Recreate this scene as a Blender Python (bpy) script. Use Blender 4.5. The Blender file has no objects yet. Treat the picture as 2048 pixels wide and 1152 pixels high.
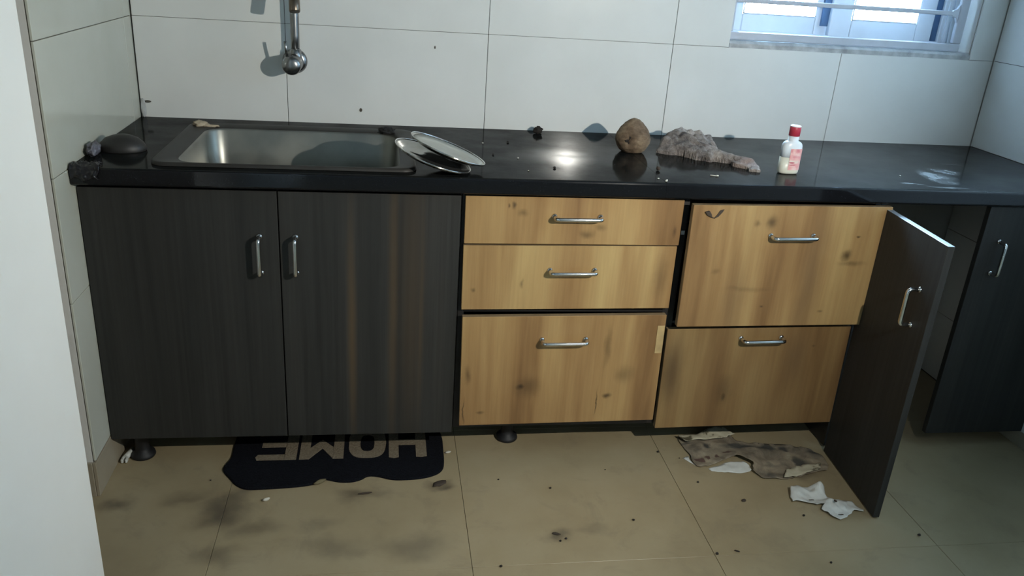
import bpy, bmesh, math, random
from mathutils import Vector, Matrix, noise
random.seed(7)
S = bpy.context.scene
COL = S.collection
PI = math.pi

# ------------------------------------------------------------------ camera
cam_d = bpy.data.cameras.new('camera'); cam = bpy.data.objects.new('camera', cam_d); COL.objects.link(cam)
RT, DN, FW = Vector((0.98824, -0.13904, 0.06368)), Vector((0.00596, -0.38102, -0.92455)), Vector((0.15281, 0.91405, -0.37571))
cam.matrix_world = Matrix(((RT.x, -DN.x, -FW.x, 0.7208), (RT.y, -DN.y, -FW.y, -2.5831), (RT.z, -DN.z, -FW.z, 1.3562), (0, 0, 0, 1)))
cam_d.sensor_width = 36.0; cam_d.lens = 28.858; cam_d.clip_start = 0.02
S.camera = cam

# ------------------------------------------------------------------ world, lights, exposure
w = bpy.data.worlds.new('overcast_sky'); S.world = w; w.use_nodes = True
bg = w.node_tree.nodes['Background']; bg.inputs[0].default_value = (0.53, 0.77, 1.0, 1); bg.inputs[1].default_value = 230.0
ld = bpy.data.lights.new('hand_lamp', 'SPOT'); ld.energy = 103; ld.spot_size = math.radians(114); ld.spot_blend = 1.0; ld.color = (1.0, 0.975, 0.89); ld.shadow_soft_size = 0.009
lamp = bpy.data.objects.new('hand_lamp', ld); COL.objects.link(lamp); lamp.location = (1.765, -2.06, 1.41); lamp.rotation_euler = (Vector((0.66, 0, .76)) - Vector(lamp.location)).to_track_quat('-Z', 'Y').to_euler()
pd = bpy.data.lights.new('window_portal', 'AREA'); pd.shape = 'RECTANGLE'; pd.size = 0.84; pd.size_y = 0.88; pd.cycles.is_portal = True
po = bpy.data.objects.new('window_portal', pd); COL.objects.link(po); po.location = (2.22, 0.2, 1.58); po.rotation_euler = (-PI / 2, 0, 0)
S.view_settings.view_transform = 'Standard'; S.view_settings.look = 'None'
S.view_settings.gamma = 1; S.view_settings.use_curve_mapping = False; S.view_settings.exposure = 0.0

# ------------------------------------------------------------------ material helpers
class NT:
    def __init__(s, name):
        s.m = bpy.data.materials.new(name); s.m.use_nodes = True
        s.t = s.m.node_tree; s.b = s.t.nodes['Principled BSDF']
    def n(s, typ, **kw):
        x = s.t.nodes.new(typ)
        for k, v in kw.items(): setattr(x, k, v)
        return x
    def l(s, a, b): s.t.links.new(a, b)
    def co(s, scale=(1, 1, 1), loc=(0, 0, 0), kind='Object'):
        tc = s.n('ShaderNodeNewGeometry') if kind == 'Position' else s.n('ShaderNodeTexCoord'); mp = s.n('ShaderNodeMapping')
        mp.inputs['Scale'].default_value = scale; mp.inputs['Location'].default_value = loc
        s.l(tc.outputs[kind], mp.inputs[0]); return mp.outputs[0]
    def noise(s, vec, scale, detail=4, rough=.55, dist=0):
        x = s.n('ShaderNodeTexNoise'); x.inputs['Scale'].default_value = scale; x.inputs['Detail'].default_value = detail
        x.inputs['Roughness'].default_value = rough; x.inputs['Distortion'].default_value = dist
        s.l(vec, x.inputs['Vector']); return x.outputs['Fac']
    def ramp(s, fac, stops, interp='LINEAR'):
        r = s.n('ShaderNodeValToRGB'); r.color_ramp.interpolation = interp; el = r.color_ramp.elements
        while len(el) < len(stops): el.new(0.5)
        for e, (p, c) in zip(el, stops):
            e.position = p; e.color = (c, c, c, 1) if isinstance(c, (int, float)) else (*c, 1)
        s.l(fac, r.inputs[0]); return r.outputs[0]
    def math(s, op, a, b=None, clamp=False):
        x = s.n('ShaderNodeMath', operation=op); x.use_clamp = clamp
        for i, v in enumerate((a, b)):
            if v is None: continue
            if isinstance(v, (int, float)): x.inputs[i].default_value = v
            else: s.l(v, x.inputs[i])
        return x.outputs[0]
    def mix(s, fac, a, b, mode='MIX'):
        x = s.n('ShaderNodeMix', data_type='RGBA', blend_type=mode)
        for i, v in ((0, fac), (6, a), (7, b)):
            if isinstance(v, (int, float)): x.inputs[i].default_value = v
            elif isinstance(v, tuple): x.inputs[i].default_value = (*v, 1)
            else: s.l(v, x.inputs[i])
        return x.outputs[2]
    def bump(s, h, strength=.3, dist=.002):
        x = s.n('ShaderNodeBump'); x.inputs['Strength'].default_value = strength; x.inputs['Distance'].default_value = dist
        s.l(h, x.inputs['Height']); s.l(x.outputs[0], s.b.inputs['Normal'])
    def blobs(s, vec, lst, warp=0.0):
        """max of soft elliptical spots; each (centre, radii, strength)"""
        if warp:
            nz = s.n('ShaderNodeTexNoise'); nz.inputs['Scale'].default_value = warp[1]; nz.inputs['Detail'].default_value = 3
            s.l(vec, nz.inputs['Vector'])
            sub = s.n('ShaderNodeVectorMath', operation='SUBTRACT'); s.l(nz.outputs['Color'], sub.inputs[0]); sub.inputs[1].default_value = (.5, .5, .5)
            sc = s.n('ShaderNodeVectorMath', operation='SCALE'); s.l(sub.outputs[0], sc.inputs[0]); sc.inputs['Scale'].default_value = warp[0]
            ad = s.n('ShaderNodeVectorMath', operation='ADD'); s.l(vec, ad.inputs[0]); s.l(sc.outputs[0], ad.inputs[1]); vec = ad.outputs[0]
        tot = None
        for c, r, st in lst:
            a = s.n('ShaderNodeVectorMath', operation='SUBTRACT'); s.l(vec, a.inputs[0]); a.inputs[1].default_value = (c[0], c[1] if r[1] < 5 else -.59, c[2])
            d = s.n('ShaderNodeVectorMath', operation='DIVIDE'); s.l(a.outputs[0], d.inputs[0]); d.inputs[1].default_value = r
            ln = s.n('ShaderNodeVectorMath', operation='LENGTH'); s.l(d.outputs[0], ln.inputs[0])
            mr = s.n('ShaderNodeMapRange', interpolation_type='SMOOTHSTEP'); s.l(ln.outputs['Value'], mr.inputs[0])
            mr.inputs[1].default_value = 0; mr.inputs[2].default_value = 1; mr.inputs[3].default_value = st; mr.inputs[4].default_value = 0
            tot = mr.outputs[0] if tot is None else s.math('MAXIMUM', tot, mr.outputs[0])
        return tot
    def set(s, col=None, rough=None, metal=None, spec=None, **kw):
        for k, v in (('Base Color', col), ('Roughness', rough), ('Metallic', metal), ('Specular IOR Level', spec)):
            if v is None: continue
            if isinstance(v, tuple): s.b.inputs[k].default_value = (*v, 1)
            elif isinstance(v, (int, float)): s.b.inputs[k].default_value = v
            else: s.l(v, s.b.inputs[k])
        for k, v in kw.items(): s.b.inputs[k.replace('_', ' ')].default_value = v
        return s.m

def simple(name, col, rough=.5, metal=0, var=.12, scale=40, spec=.5, bump=0, bscale=None, **kw):
    t = NT(name); v = t.co(); f = t.noise(v, scale)
    c = t.ramp(f, [(.3, tuple(x * (1 - var) for x in col)), (.7, tuple(min(1, x * (1 + var)) for x in col))])
    if bump: t.bump(t.noise(v, bscale or scale * 3), bump)
    return t.set(c, rough, metal, spec, **kw)

M = {}
# glazed wall tiles (faint grime, very slight waviness of the glaze)
t = NT('glazed_tile'); v = t.co(kind='Generated'); vo = t.co()
oi = t.n('ShaderNodeObjectInfo')
f = t.noise(vo, 3.0, 5); c = t.ramp(f, [(.3, (.645, .655, .63)), (.7, (.72, .73, .705))])
spk = t.ramp(t.noise(vo, 90, 2), [(.74, 0.0), (.80, .25)])
t.bump(t.noise(vo, 6, 2), .06, .004)
M['tile'] = t.set(t.mix(spk, c, (.42, .40, .35)), t.ramp(f, [(.3, .10), (.7, .16)]), spec=.35)
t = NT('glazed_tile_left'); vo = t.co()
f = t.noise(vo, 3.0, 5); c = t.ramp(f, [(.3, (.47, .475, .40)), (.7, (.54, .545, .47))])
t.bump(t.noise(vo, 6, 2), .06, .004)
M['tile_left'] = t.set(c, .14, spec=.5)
M['grout'] = simple('dark_grout', (.075, .068, .055), .9, var=.4, scale=25)
# painted plaster
t = NT('painted_plaster'); vo = t.co()
f = t.noise(vo, 2.2, 6); c = t.ramp(f, [(.3, (.60, .585, .545)), (.7, (.68, .665, .63))])
gr = t.ramp(t.noise(t.co((9, 9, 2.2)), 1.6, 6, .62), [(.56, 0.0), (.72, .55)])
t.bump(t.noise(vo, 60), .15, .002)
M['plaster'] = t.set(t.mix(gr, c, (.33, .30, .24)), .7)
M['jamb'] = simple('white_jamb_paint', (.82, .81, .76), .55, var=.03, scale=3, bump=.1, bscale=50)
M['ceiling'] = simple('ceiling_paint', (.24, .24, .23), .8, var=.02, scale=4)
M['frontpaint'] = simple('dark_olive_paint', (.13, .13, .115), .8, var=.05, scale=4)
M['mortar'] = simple('sill_mortar', (.40, .41, .41), .9, var=.35, scale=22, bump=.7, bscale=60)
# floor tile
t = NT('floor_tile'); vo = t.co(kind='Object')
geo = t.n('ShaderNodeNewGeometry'); gp = geo.outputs['Position']
f = t.noise(gp, 2.6, 6, .6); c = t.ramp(f, [(.28, (.275, .215, .125)), (.5, (.34, .275, .165)), (.72, (.38, .315, .20))])
f2 = t.ramp(t.noise(gp, 9, 6, .7, .6), [(.54, 0.0), (.72, .6)])
c = t.mix(t.math('MULTIPLY', f2, .55), c, (.17, .14, .10))
sm = t.blobs(gp, [((.315, -.79, 0), (.10, .10, .1), .95), ((.34, -.74, 0), (.05, .14, .1), .7), ((.60, -.94, 0), (.13, .06, .1), .5),
                  ((.655, -.735, 0), (.10, .05, .1), .75), ((.33, -.95, 0), (.08, .05, .1), .6), ((.05, -.75, 0), (.06, .04, .1), .8),
                  ((1.16, -.93, 0), (.06, .045, .1), .75), ((.215, -.73, 0), (.09, .05, .1), .5), ((.79, -.95, 0), (.14, .07, .1), .55),
                  ((.875, -.705, 0), (.055, .03, .1), .95), ((.40, -.86, 0), (.12, .05, .1), .55), ((1.25, -.92, 0), (.07, .03, .1), .4),
                  ((.56, -.86, 0), (.08, .04, .1), .4), ((1.93, -.72, 0), (.07, .05, .1), .5)], warp=(.10, 14))
c = t.mix(t.math('MULTIPLY', sm, .85), c, (.075, .06, .045))
t.bump(t.noise(gp, 30, 3), .05, .002)
M['floor'] = t.set(c, t.ramp(f, [(.3, .28), (.7, .42)]), spec=.4)
M['floor_grout'] = simple('floor_grout', (.10, .085, .06), .9)
M['skirt'] = simple('skirting_tile', (.30, .26, .19), .4, var=.12, scale=6)

# dark wenge laminate, vertical grain with brown streaks
def wenge(name, streaks):
    t = NT(name); vo = t.co(kind='Position'); vs = t.co((14, 14, .35)); vf = t.co((120, 120, 2.0))
    f = t.noise(vs, 1.0, 3); c = t.ramp(f, [(.35, (.025, .0253, .024)), (.62, (.032, .0315, .029)), (.8, (.040, .037, .032))])
    fine = t.ramp(t.noise(vf, 1.0, 3), [(.3, .8), (.7, 1.15)])
    c = t.mix(1.0, c, fine, 'MULTIPLY')
    if streaks:
        b = t.blobs(vo, streaks, warp=(.012, 3)); c = t.mix(b, c, (.074, .052, .031))
    return t.set(c, t.ramp(f, [(.3, .46), (.7, .56)]), spec=.25)
M['wenge'] = wenge('wenge_laminate', None)
M['wenge_streak'] = wenge('wenge_laminate_streaked', [((.636, 0, .40), (.018, 9, .50), 1.0), ((.742, 0, .50), (.020, 9, .70), .75), ((.79, 0, .50), (.05, 9, .70), .45), ((.815, 0, .45), (.012, 9, .55), .6)])
M['edge'] = simple('edge_painted_window_light', (.20, .22, .23), .45, var=.08, scale=20)  # open leaf's top edge: window light painted in as a paler colour
M['carcass'] = simple('carcass_board', (.016, .014, .013), .5, var=.2, scale=15)

# pale oak laminate: each front has its own figure and knots (centres in world metres)
def oak(name, seed, knots, dark=1.0, bands=()):
    t = NT(name); geo = t.n('ShaderNodeNewGeometry'); P = geo.outputs['Position']
    def mp(sc, loc):
        m = t.n('ShaderNodeMapping'); m.inputs['Scale'].default_value = sc; m.inputs['Location'].default_value = loc; t.l(P, m.inputs[0]); return m.outputs[0]
    wide = t.noise(mp((7.5, 3, .75), (seed * 3.1, 0, seed)), 1.0, 3, .55, .25)
    mid = t.noise(mp((20, 3, 1.3), (seed, 0, seed * 2)), 1.0, 5, .62, .5)
    fine = t.noise(mp((170, 3, 5), (0, 0, seed)), 1.0, 4, .6)
    f = t.math('ADD', t.math('MULTIPLY', wide, .76), t.math('MULTIPLY', mid, .24))
    k = dark
    c = t.ramp(f, [(.36, (.205 * k, .112 * k, .046 * k)), (.44, (.285 * k, .165 * k, .068 * k)), (.52, (.355 * k, .220 * k, .092 * k)), (.60, (.42 * k, .280 * k, .120 * k)), (.69, (.47 * k, .335 * k, .145 * k))])
    c = t.mix(1.0, c, t.ramp(fine, [(.3, .93), (.7, 1.05)]), 'MULTIPLY')
    if bands:
        b = t.blobs(P, bands, warp=(.05, 5)); c = t.mix(b, c, (.17 * k, .105 * k, .055 * k))
    if knots:
        b = t.blobs(P, knots, warp=(.022, 24)); c = t.mix(b, c, (.045, .028, .014))
    t.bump(fine, .06, .001)
    return t.set(c, t.ramp(mid, [(.3, .38), (.7, .5)]), spec=.35)
M['oak1'] = oak('oak_laminate_top_drawer', 1.0, [((1.045, 0, .763), (.010, 9, .016), .8), ((1.03, 0, .764), (.005, 9, .010), .7), ((1.245, 0, .69), (.03, 9, .018), .55), ((1.28, 0, .708), (.02, 9, .014), .45), ((1.48, 0, .70), (.008, 9, .02), .6), ((1.07, 0, .745), (.02, 9, .012), .45)])
M['oak2'] = oak('oak_laminate_middle_drawer', 2.3, [((.95, 0, .53), (.010, 9, .010), .6), ((1.08, 0, .55), (.006, 9, .02), .5), ((1.46, 0, .57), (.035, 9, .10), .35)])
M['oak3'] = oak('oak_laminate_bottom_drawer', 3.7, [((1.095, 0, .245), (.020, 9, .018), .95), ((1.115, 0, .245), (.055, 9, .05), .5), ((1.347, 0, .215), (.018, 9, .012), .85), ((.945, 0, .285), (.014, 9, .04), .55), ((.985, 0, .165), (.018, 9, .008), .6), ((.94, 0, .17), (.003, 9, .06), .8), ((1.316, 0, .19), (.003, 9, .06), .98), ((1.33, 0, .37), (.014, 9, .09), .45), ((1.39, 0, .28), (.04, 9, .04), .4)])
M['oak4'] = oak('oak_laminate_wide_upper_drawer', 5.2, [((1.735, 0, .742), (.024, 9, .030), .75), ((1.695, 0, .74), (.013, 9, .016), .5), ((1.97, 0, .65), (.020, 9, .022), .85), ((1.99, 0, .63), (.06, 9, .012), .45), ((1.995, 0, .71), (.008, 9, .005), .9), ((1.93, 0, .485), (.014, 9, .008), .55), ((1.75, 0, .50), (.007, 9, .004), .7), ((1.60, 0, .60), (.02, 9, .015), .3), ((1.70, 0, .55), (.10, 9, .012), .25)], .90, [((1.88, 0, .58), (.05, 9, .30), .55), ((1.66, 0, .50), (.05, 9, .2), .4)])
M['oak5'] = oak('oak_laminate_wide_lower_drawer', 6.4, [((1.70, 0, .20), (.014, 9, .026), .8), ((1.70, 0, .22), (.04, 9, .07), .4), ((1.53, 0, .28), (.05, 9, .13), .45), ((1.95, 0, .36), (.008, 9, .006), .5)], .66, [((1.90, 0, .32), (.06, 9, .12), .4), ((1.54, 0, .27), (.05, 9, .2), .5)])
M['oak_edge'] = simple('oak_edge_band', (.21, .150, .085), .5, var=.15, scale=18)
M['oak_torn'] = simple('torn_laminate', (.42, .30, .14), .5, var=.2, scale=30)

# metals, stone, plastics
t = NT('chrome'); M['chrome'] = t.set(t.ramp(t.noise(t.co(), 30), [(.3, (.62, .62, .61)), (.7, (.72, .72, .71))]), .16, 1.0)
t = NT('tap_chrome'); M['tap'] = t.set(t.ramp(t.noise(t.co(), 30), [(.3, (.24, .24, .24)), (.7, (.31, .31, .31))]), .27, 1.0)
t = NT('dull_steel'); vo = t.co(); f = t.noise(vo, 9, 5)
M['steel'] = t.set(t.ramp(f, [(.3, (.20, .20, .18)), (.7, (.28, .28, .25))]), t.ramp(f, [(.3, .30), (.7, .46)]), .85)
t = NT('dusty_flange'); vo = t.co(); f = t.noise(vo, 9, 5)
M['flange'] = t.set(t.ramp(f, [(.3, (.022, .021, .019)), (.7, (.036, .035, .032))]), .5, .1, .3)
t = NT('plate_steel'); vo = t.co(); f = t.noise(vo, 14, 5); fr = t.ramp(f, [(.3, .12), (.7, .24)])
M['plate'] = t.set(t.ramp(f, [(.3, (.34, .335, .31)), (.7, (.46, .455, .42))]), fr, 1.0)
t = NT('plate_inside_film'); vo = t.co(); f = t.noise(vo, 12, 5)
M['plate_film'] = t.set(t.ramp(f, [(.3, (.34, .33, .28)), (.7, (.42, .41, .355))]), .6, .0)
t = NT('black_granite'); vo = t.co(kind='Position'); f = t.noise(vo, 5, 6, .65)
spk = t.ramp(t.noise(vo, 320, 2), [(.66, 0.0), (.72, .5)])
dust = t.ramp(t.noise(vo, 3.2, 7, .68, .5), [(.45, 0.0), (.75, .55)])
geo = t.n('ShaderNodeNewGeometry'); sp = t.n('ShaderNodeSeparateXYZ'); t.l(geo.outputs['Normal'], sp.inputs[0]); up = t.ramp(sp.outputs['Z'], [(.5, 0.0), (.9, 1.0)])
c = t.mix(spk, (.006, .0065, .008), (.022, .023, .025)); c = t.mix(up, c, (.009, .010, .010)); c = t.mix(t.math('MULTIPLY', dust, up), c, (.026, .028, .028))
sme = t.blobs(vo, [((2.29, -.465, .84), (.075, .11, .1), 1.0), ((2.37, -.38, .84), (.06, .07, .1), .9), ((2.25, -.585, .84), (.11, .022, .1), .55), ((2.45, -.30, .84), (.10, .02, .1), .5), ((2.16, -.56, .84), (.06, .015, .1), .6)], warp=(.09, 11))
smc = t.math('MULTIPLY', t.ramp(sme, [(.15, 0.0), (.75, .9)]), t.ramp(t.noise(vo, 28, 5, .7), [(.38, .15), (.62, 1.0)]))
c = t.mix(smc, c, (.20, .21, .21))
dk = t.blobs(vo, [((1.162, -.494, .84), (.03, .03, .1), .9), ((1.25, -.35, .84), (.10, .04, .1), .6), ((1.10, -.33, .84), (.08, .05, .1), .5), ((1.13, -.2, .84), (.06, .03, .1), .5), ((1.36, -.31, .84), (.05, .03, .1), .7), ((1.30, -.45, .84), (.07, .04, .1), .4)], warp=(.06, 18))
c = t.mix(t.math('MULTIPLY', dk, .5), c, (.006, .006, .006))
rg = t.math('ADD', t.ramp(f, [(.3, .065), (.7, .12)]), t.math('ADD', t.math('MULTIPLY', smc, .35), t.math('MULTIPLY', dk, .12)), True)
t.bump(t.noise(vo, 18, 3), .03, .002)
M['granite'] = t.set(c, rg, spec=.35)
df = t.n('ShaderNodeBsdfDiffuse'); t.l(c, df.inputs[0]); mx = t.n('ShaderNodeMixShader')
wipe = t.blobs(vo, [((2.25, -.33, .84), (.95, .6, .4), .80), ((1.19, -.35, .84), (.20, .14, .2), .65), ((1.45, -.36, .84), (.25, .2, .2), .45)], warp=(.08, 6))
fac = t.math('SUBTRACT', t.math('ADD', t.ramp(t.noise(vo, 7, 6, .65), [(.3, .60), (.7, .80)]), 0.0), t.math('MULTIPLY', wipe, .62), True)
fac = t.math('MULTIPLY', fac, up)
t.l(fac, mx.inputs[0]); t.l(t.b.outputs[0], mx.inputs[1]); t.l(df.outputs[0], mx.inputs[2]); t.l(mx.outputs[0], t.t.nodes['Material Output'].inputs[0])
M['rubber'] = simple('black_rubber', (.006, .006, .007), .6, var=.2)
M['blackfilm'] = simple('black_plastic_film', (.010, .010, .013), .28, var=.2, scale=60)
M['shell'] = simple('dark_shell', (.016, .015, .014), .5, var=.35, scale=22, bump=.25)
M['greyfilm'] = simple('grey_plastic_film', (.10, .10, .12), .4, var=.4, scale=60)
M['peach'] = simple('soap_residue', (.42, .35, .25), .8, var=.2, scale=70, bump=.5)
M['pad'] = simple('scouring_pad', (.014, .014, .014), .95, var=.5, scale=160, bump=1, bscale=260)
M['white_pvc'] = simple('white_upvc', (.62, .68, .74), .35, var=.06, scale=8)
M['grille'] = simple('grille_paint', (.46, .49, .55), .45, var=.08, scale=14)
M['gasket'] = simple('blue_gasket', (.045, .10, .19), .5, var=.1)
t = NT('window_glass'); nt = t.t; tr = t.n('ShaderNodeBsdfTransparent'); gl = t.n('ShaderNodeBsdfGlossy'); gl.inputs['Roughness'].default_value = .03
fz = t.n('ShaderNodeFresnel'); fz.inputs[0].default_value = 1.45; ms = t.n('ShaderNodeMixShader')
dn = t.noise(t.co(), 20); tr.inputs[0].default_value = (.94, .97, 1, 1)
t.l(fz.outputs[0], ms.inputs[0]); t.l(tr.outputs[0], ms.inputs[1]); t.l(gl.outputs[0], ms.inputs[2]); t.l(ms.outputs[0], nt.nodes['Material Output'].inputs[0])
M['glass'] = t.m
M['paper'] = simple('white_paper', (.62, .63, .59), .85, var=.08, scale=30)
t = NT('dirty_card'); vo = t.co(); f = t.noise(vo, 16, 6, .65, .6)
c = t.ramp(f, [(.32, (.10, .085, .06)), (.48, (.21, .17, .12)), (.62, (.29, .24, .165)), (.75, (.36, .32, .23))])
bl = t.blobs(vo, [((-.03, .055, 0), (.10, .028, .1), .95), ((.05, .045, 0), (.05, .035, .1), .9), ((.12, -.035, 0), (.035, .05, .1), .9), ((-.135, .068, 0), (.03, .025, .1), .85), ((.10, .035, 0), (.03, .02, .1), .8), ((.19, .005, 0), (.05, .05, .1), .75), ((-.19, .085, 0), (.05, .02, .1), .7), ((.02, -.05, 0), (.06, .02, .1), .5), ((.0, -.10, 0), (.05, .02, .1), .6)], warp=(.05, 24))
c = t.mix(t.ramp(bl, [(.2, 0.0), (.7, .9)]), c, (.045, .045, .04))
sb = t.blobs(vo, [((-.185, -.01, 0), (.022, .020, .1), 1.0), ((-.155, -.005, 0), (.010, .022, .1), .95), ((-.125, .005, 0), (.012, .020, .1), .95), ((-.09, .02, 0), (.03, .012, .1), .9)], warp=(.03, 45))
c = t.mix(t.ramp(sb, [(.35, 0.0), (.55, .85)]), c, (.07, .03, .025))
M['card'] = t.set(c, .85)
t = NT('card_back_pale'); f = t.noise(t.co(), 26, 6, .6); M['card_back'] = t.set(t.ramp(f, [(.40, (.10, .085, .05)), (.47, (.42, .38, .27)), (.7, (.52, .48, .36))]), .9)
t = NT('navy_mat'); f = t.noise(t.co(), 240, 3); t.bump(f, .9, .003); M['mat'] = t.set(t.ramp(f, [(.3, (.0038, .0042, .0062)), (.7, (.0082, .0088, .012))]), .95, spec=.1)
t = NT('mat_lettering'); f = t.noise(t.co(), 200, 3); t.bump(f, .9, .003); M['matletter'] = t.set(t.ramp(f, [(.3, (.155, .125, .085)), (.7, (.235, .195, .14))]), .95, spec=.1)
t = NT('coconut_husk'); vo = t.co(); f = t.noise(t.co((30, 30, 90)), 1, 5, .7, .6); g = t.noise(vo, 22, 5, .6)
c = t.ramp(g, [(.32, (.075, .050, .032)), (.5, (.165, .115, .075)), (.68, (.28, .205, .13))]); c = t.mix(1.0, c, t.ramp(f, [(.3, .65), (.7, 1.2)]), 'MULTIPLY')
t.bump(f, .6, .003); M['coconut'] = t.set(c, .85, spec=.2)
M['coco_eye'] = simple('coconut_eye', (.014, .010, .008), .9, var=.4)
t = NT('grubby_cloth'); vo = t.co(); g = t.noise(vo, 16, 6, .65); fz2 = t.noise(vo, 420, 2)
c = t.ramp(g, [(.34, (.075, .066, .062)), (.46, (.19, .165, .15)), (.56, (.29, .255, .23)), (.68, (.42, .375, .34))]); c = t.mix(1.0, c, t.ramp(fz2, [(.3, .75), (.7, 1.2)]), 'MULTIPLY')
c = t.mix(t.blobs(vo, [((.10, -.14, .02), (.07, .06, .05), .6)], warp=(.05, 20)), c, (.27, .175, .14))
wr_ = t.noise(t.co((1.0, .55, 1.0)), 46, 4, .6, 1.2)
t.bump(t.math('ADD', t.math('MULTIPLY', fz2, .12), t.math('MULTIPLY', wr_, 1.0)), .9, .009); M['cloth'] = t.set(c, .95, spec=.1)
t = NT('bottle_plastic'); M['bottle'] = t.set(t.ramp(t.noise(t.co(), 12), [(.3, (.66, .71, .76)), (.7, (.72, .77, .81))]), .3, spec=.5, Subsurface_Weight=.15, Subsurface_Radius=(.01, .01, .01))
M['lotion'] = simple('cream_lotion', (.66, .65, .55), .35, var=.04, scale=20)
M['cap'] = simple('crimson_cap', (.40, .030, .055), .4, var=.08, scale=30)
M['captop'] = simple('cap_disc_white', (.80, .78, .80), .35, var=.03)
t = NT('bottle_label'); vo = t.co(); g = t.noise(vo, 60, 4, .6)
c = t.ramp(g, [(.34, (.72, .30, .30)), (.5, (.76, .42, .40)), (.66, (.80, .60, .56))])
c = t.mix(t.blobs(vo, [((.012, 0, .068), (.012, .1, .012), .8), ((-.006, 0, .066), (.006, .1, .010), .6), ((.006, 0, .051), (.02, .1, .007), .6)], warp=(.01, 90)), c, (.55, .10, .14))
c = t.mix(t.blobs(vo, [((0, 0, .036), (.04, .1, .009), 1.0)]), c, (.72, .62, .55))
c = t.mix(t.ramp(t.blobs(vo, [((-.001, 0, .034), (.014, .1, .0035), 1.0), ((.002, 0, .0275), (.020, .1, .002), .8)], warp=(.003, 60)), [(.2, 0.0), (.45, .9)]), c, (.42, .03, .07))
M['label'] = t.set(c, .4)
M['crumb_dark'] = simple('dark_crumb', (.018, .014, .011), .9)
M['crumb_pale'] = simple('pale_crumb', (.55, .52, .44), .8)
M['twig'] = simple('brown_fluff', (.05, .036, .026), .9)
M['sticker'] = simple('white_sticker', (.50, .53, .52), .6, var=.05)

# ------------------------------------------------------------------ mesh helpers
def box(bm, x0, x1, y0, y1, z0, z1, bev=0.0, seg=1, mat=0):
    vs = [bm.verts.new(p) for p in ((x0, y0, z0), (x1, y0, z0), (x1, y1, z0), (x0, y1, z0), (x0, y0, z1), (x1, y0, z1), (x1, y1, z1), (x0, y1, z1))]
    fs = [bm.faces.new([vs[i] for i in q]) for q in ((0, 3, 2, 1), (4, 5, 6, 7), (0, 1, 5, 4), (1, 2, 6, 5), (2, 3, 7, 6), (3, 0, 4, 7))]
    for f in fs: f.material_index = mat
    if bev:
        es = list({e for f in fs for e in f.edges})
        r = bmesh.ops.bevel(bm, geom=es, offset=bev, segments=seg, affect='EDGES', profile=.5)
        for f in r['faces']: f.material_index = mat
    return fs
def BM(*a, **k):
    bm = bmesh.new()
    if a: box(bm, *a, **k)
    return bm
def tube(bm, pts, rad, seg=14, cap=True, flat=1.0, mat=0):
    pts = [Vector(p) for p in pts]; n = len(pts); rads = rad if isinstance(rad, (list, tuple)) else [rad] * n
    rings = []; up = None
    for i, p in enumerate(pts):
        d = (pts[min(i + 1, n - 1)] - pts[max(i - 1, 0)]).normalized()
        if up is None: up = d.orthogonal().normalized()
        up = (up - d * up.dot(d)).normalized(); sd = d.cross(up)
        rings.append([bm.verts.new(p + (up * math.cos(2 * PI * k / seg) * flat + sd * math.sin(2 * PI * k / seg)) * rads[i]) for k in range(seg)])
    for a, b in zip(rings, rings[1:]):
        for k in range(seg):
            f = bm.faces.new((a[k], a[(k + 1) % seg], b[(k + 1) % seg], b[k])); f.smooth = True; f.material_index = mat
    if cap: bm.faces.new(rings[0][::-1]).material_index = mat; bm.faces.new(rings[-1]).material_index = mat
    return rings
def lathe(bm, prof, seg=32, mtx=None, mat=0, smooth=True):
    """prof: list of (r, z); r==0 closes to a pole"""
    rings = []
    for r, z in prof:
        if r < 1e-6: vs = [bm.verts.new((0, 0, z))]
        else: vs = [bm.verts.new((r * math.cos(2 * PI * k / seg), r * math.sin(2 * PI * k / seg), z)) for k in range(seg)]
        rings.append(vs)
    for a, b in zip(rings, rings[1:]):
        for k in range(seg):
            k2 = (k + 1) % seg
            if len(a) == 1 and len(b) == 1: continue
            if len(a) == 1: q = (a[0], b[k2], b[k])
            elif len(b) == 1: q = (a[k], a[k2], b[0])
            else: q = (a[k], a[k2], b[k2], b[k])
            f = bm.faces.new(q); f.smooth = smooth; f.material_index = mat
    if mtx is not None: bmesh.ops.transform(bm, matrix=mtx, verts=[v for r in rings for v in r])
    return rings
def arc(c, r, a0, a1, n, ax1, ax2):
    c, ax1, ax2 = Vector(c), Vector(ax1), Vector(ax2)
    return [c + ax1 * r * math.cos(a0 + (a1 - a0) * i / n) + ax2 * r * math.sin(a0 + (a1 - a0) * i / n) for i in range(n + 1)]
def obj(name, bm, mat, parent=None, off=(0, 0, 0), label=None):
    if any(off): bmesh.ops.translate(bm, vec=-Vector(off), verts=bm.verts[:])
    bmesh.ops.recalc_face_normals(bm, faces=bm.faces[:])
    me = bpy.data.meshes.new(name); bm.to_mesh(me); bm.free()
    for m in (mat if isinstance(mat, (list, tuple)) else [mat]): me.materials.append(m)
    o = bpy.data.objects.new(name, me); COL.objects.link(o)
    if parent: o.parent = parent
    else: o.location = off
    if label: o['label'] = label
    return o
class Thing:
    def __init__(s, name, label, cat, loc, group=None):
        s.o = bpy.data.objects.new(name, None); COL.objects.link(s.o); s.o.location = loc; s.loc = Vector(loc)
        s.o.empty_display_size = .05; s.o['label'] = label; s.o['category'] = cat
        if group: s.o['group'] = group
    def part(s, name, bm, mat, parent=None, label=None):
        return obj(name, bm, mat, parent or s.o, s.loc, label)
def solo(name, bm, mat, label, cat, loc, group=None):
    o = obj(name, bm, mat, None, loc); o['label'] = label; o['category'] = cat
    if group: o['group'] = group
    return o
def struct(name, bm, mat, loc=(0, 0, 0)):
    o = obj(name, bm, mat, None, loc); o['kind'] = 'structure'; return o
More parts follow.
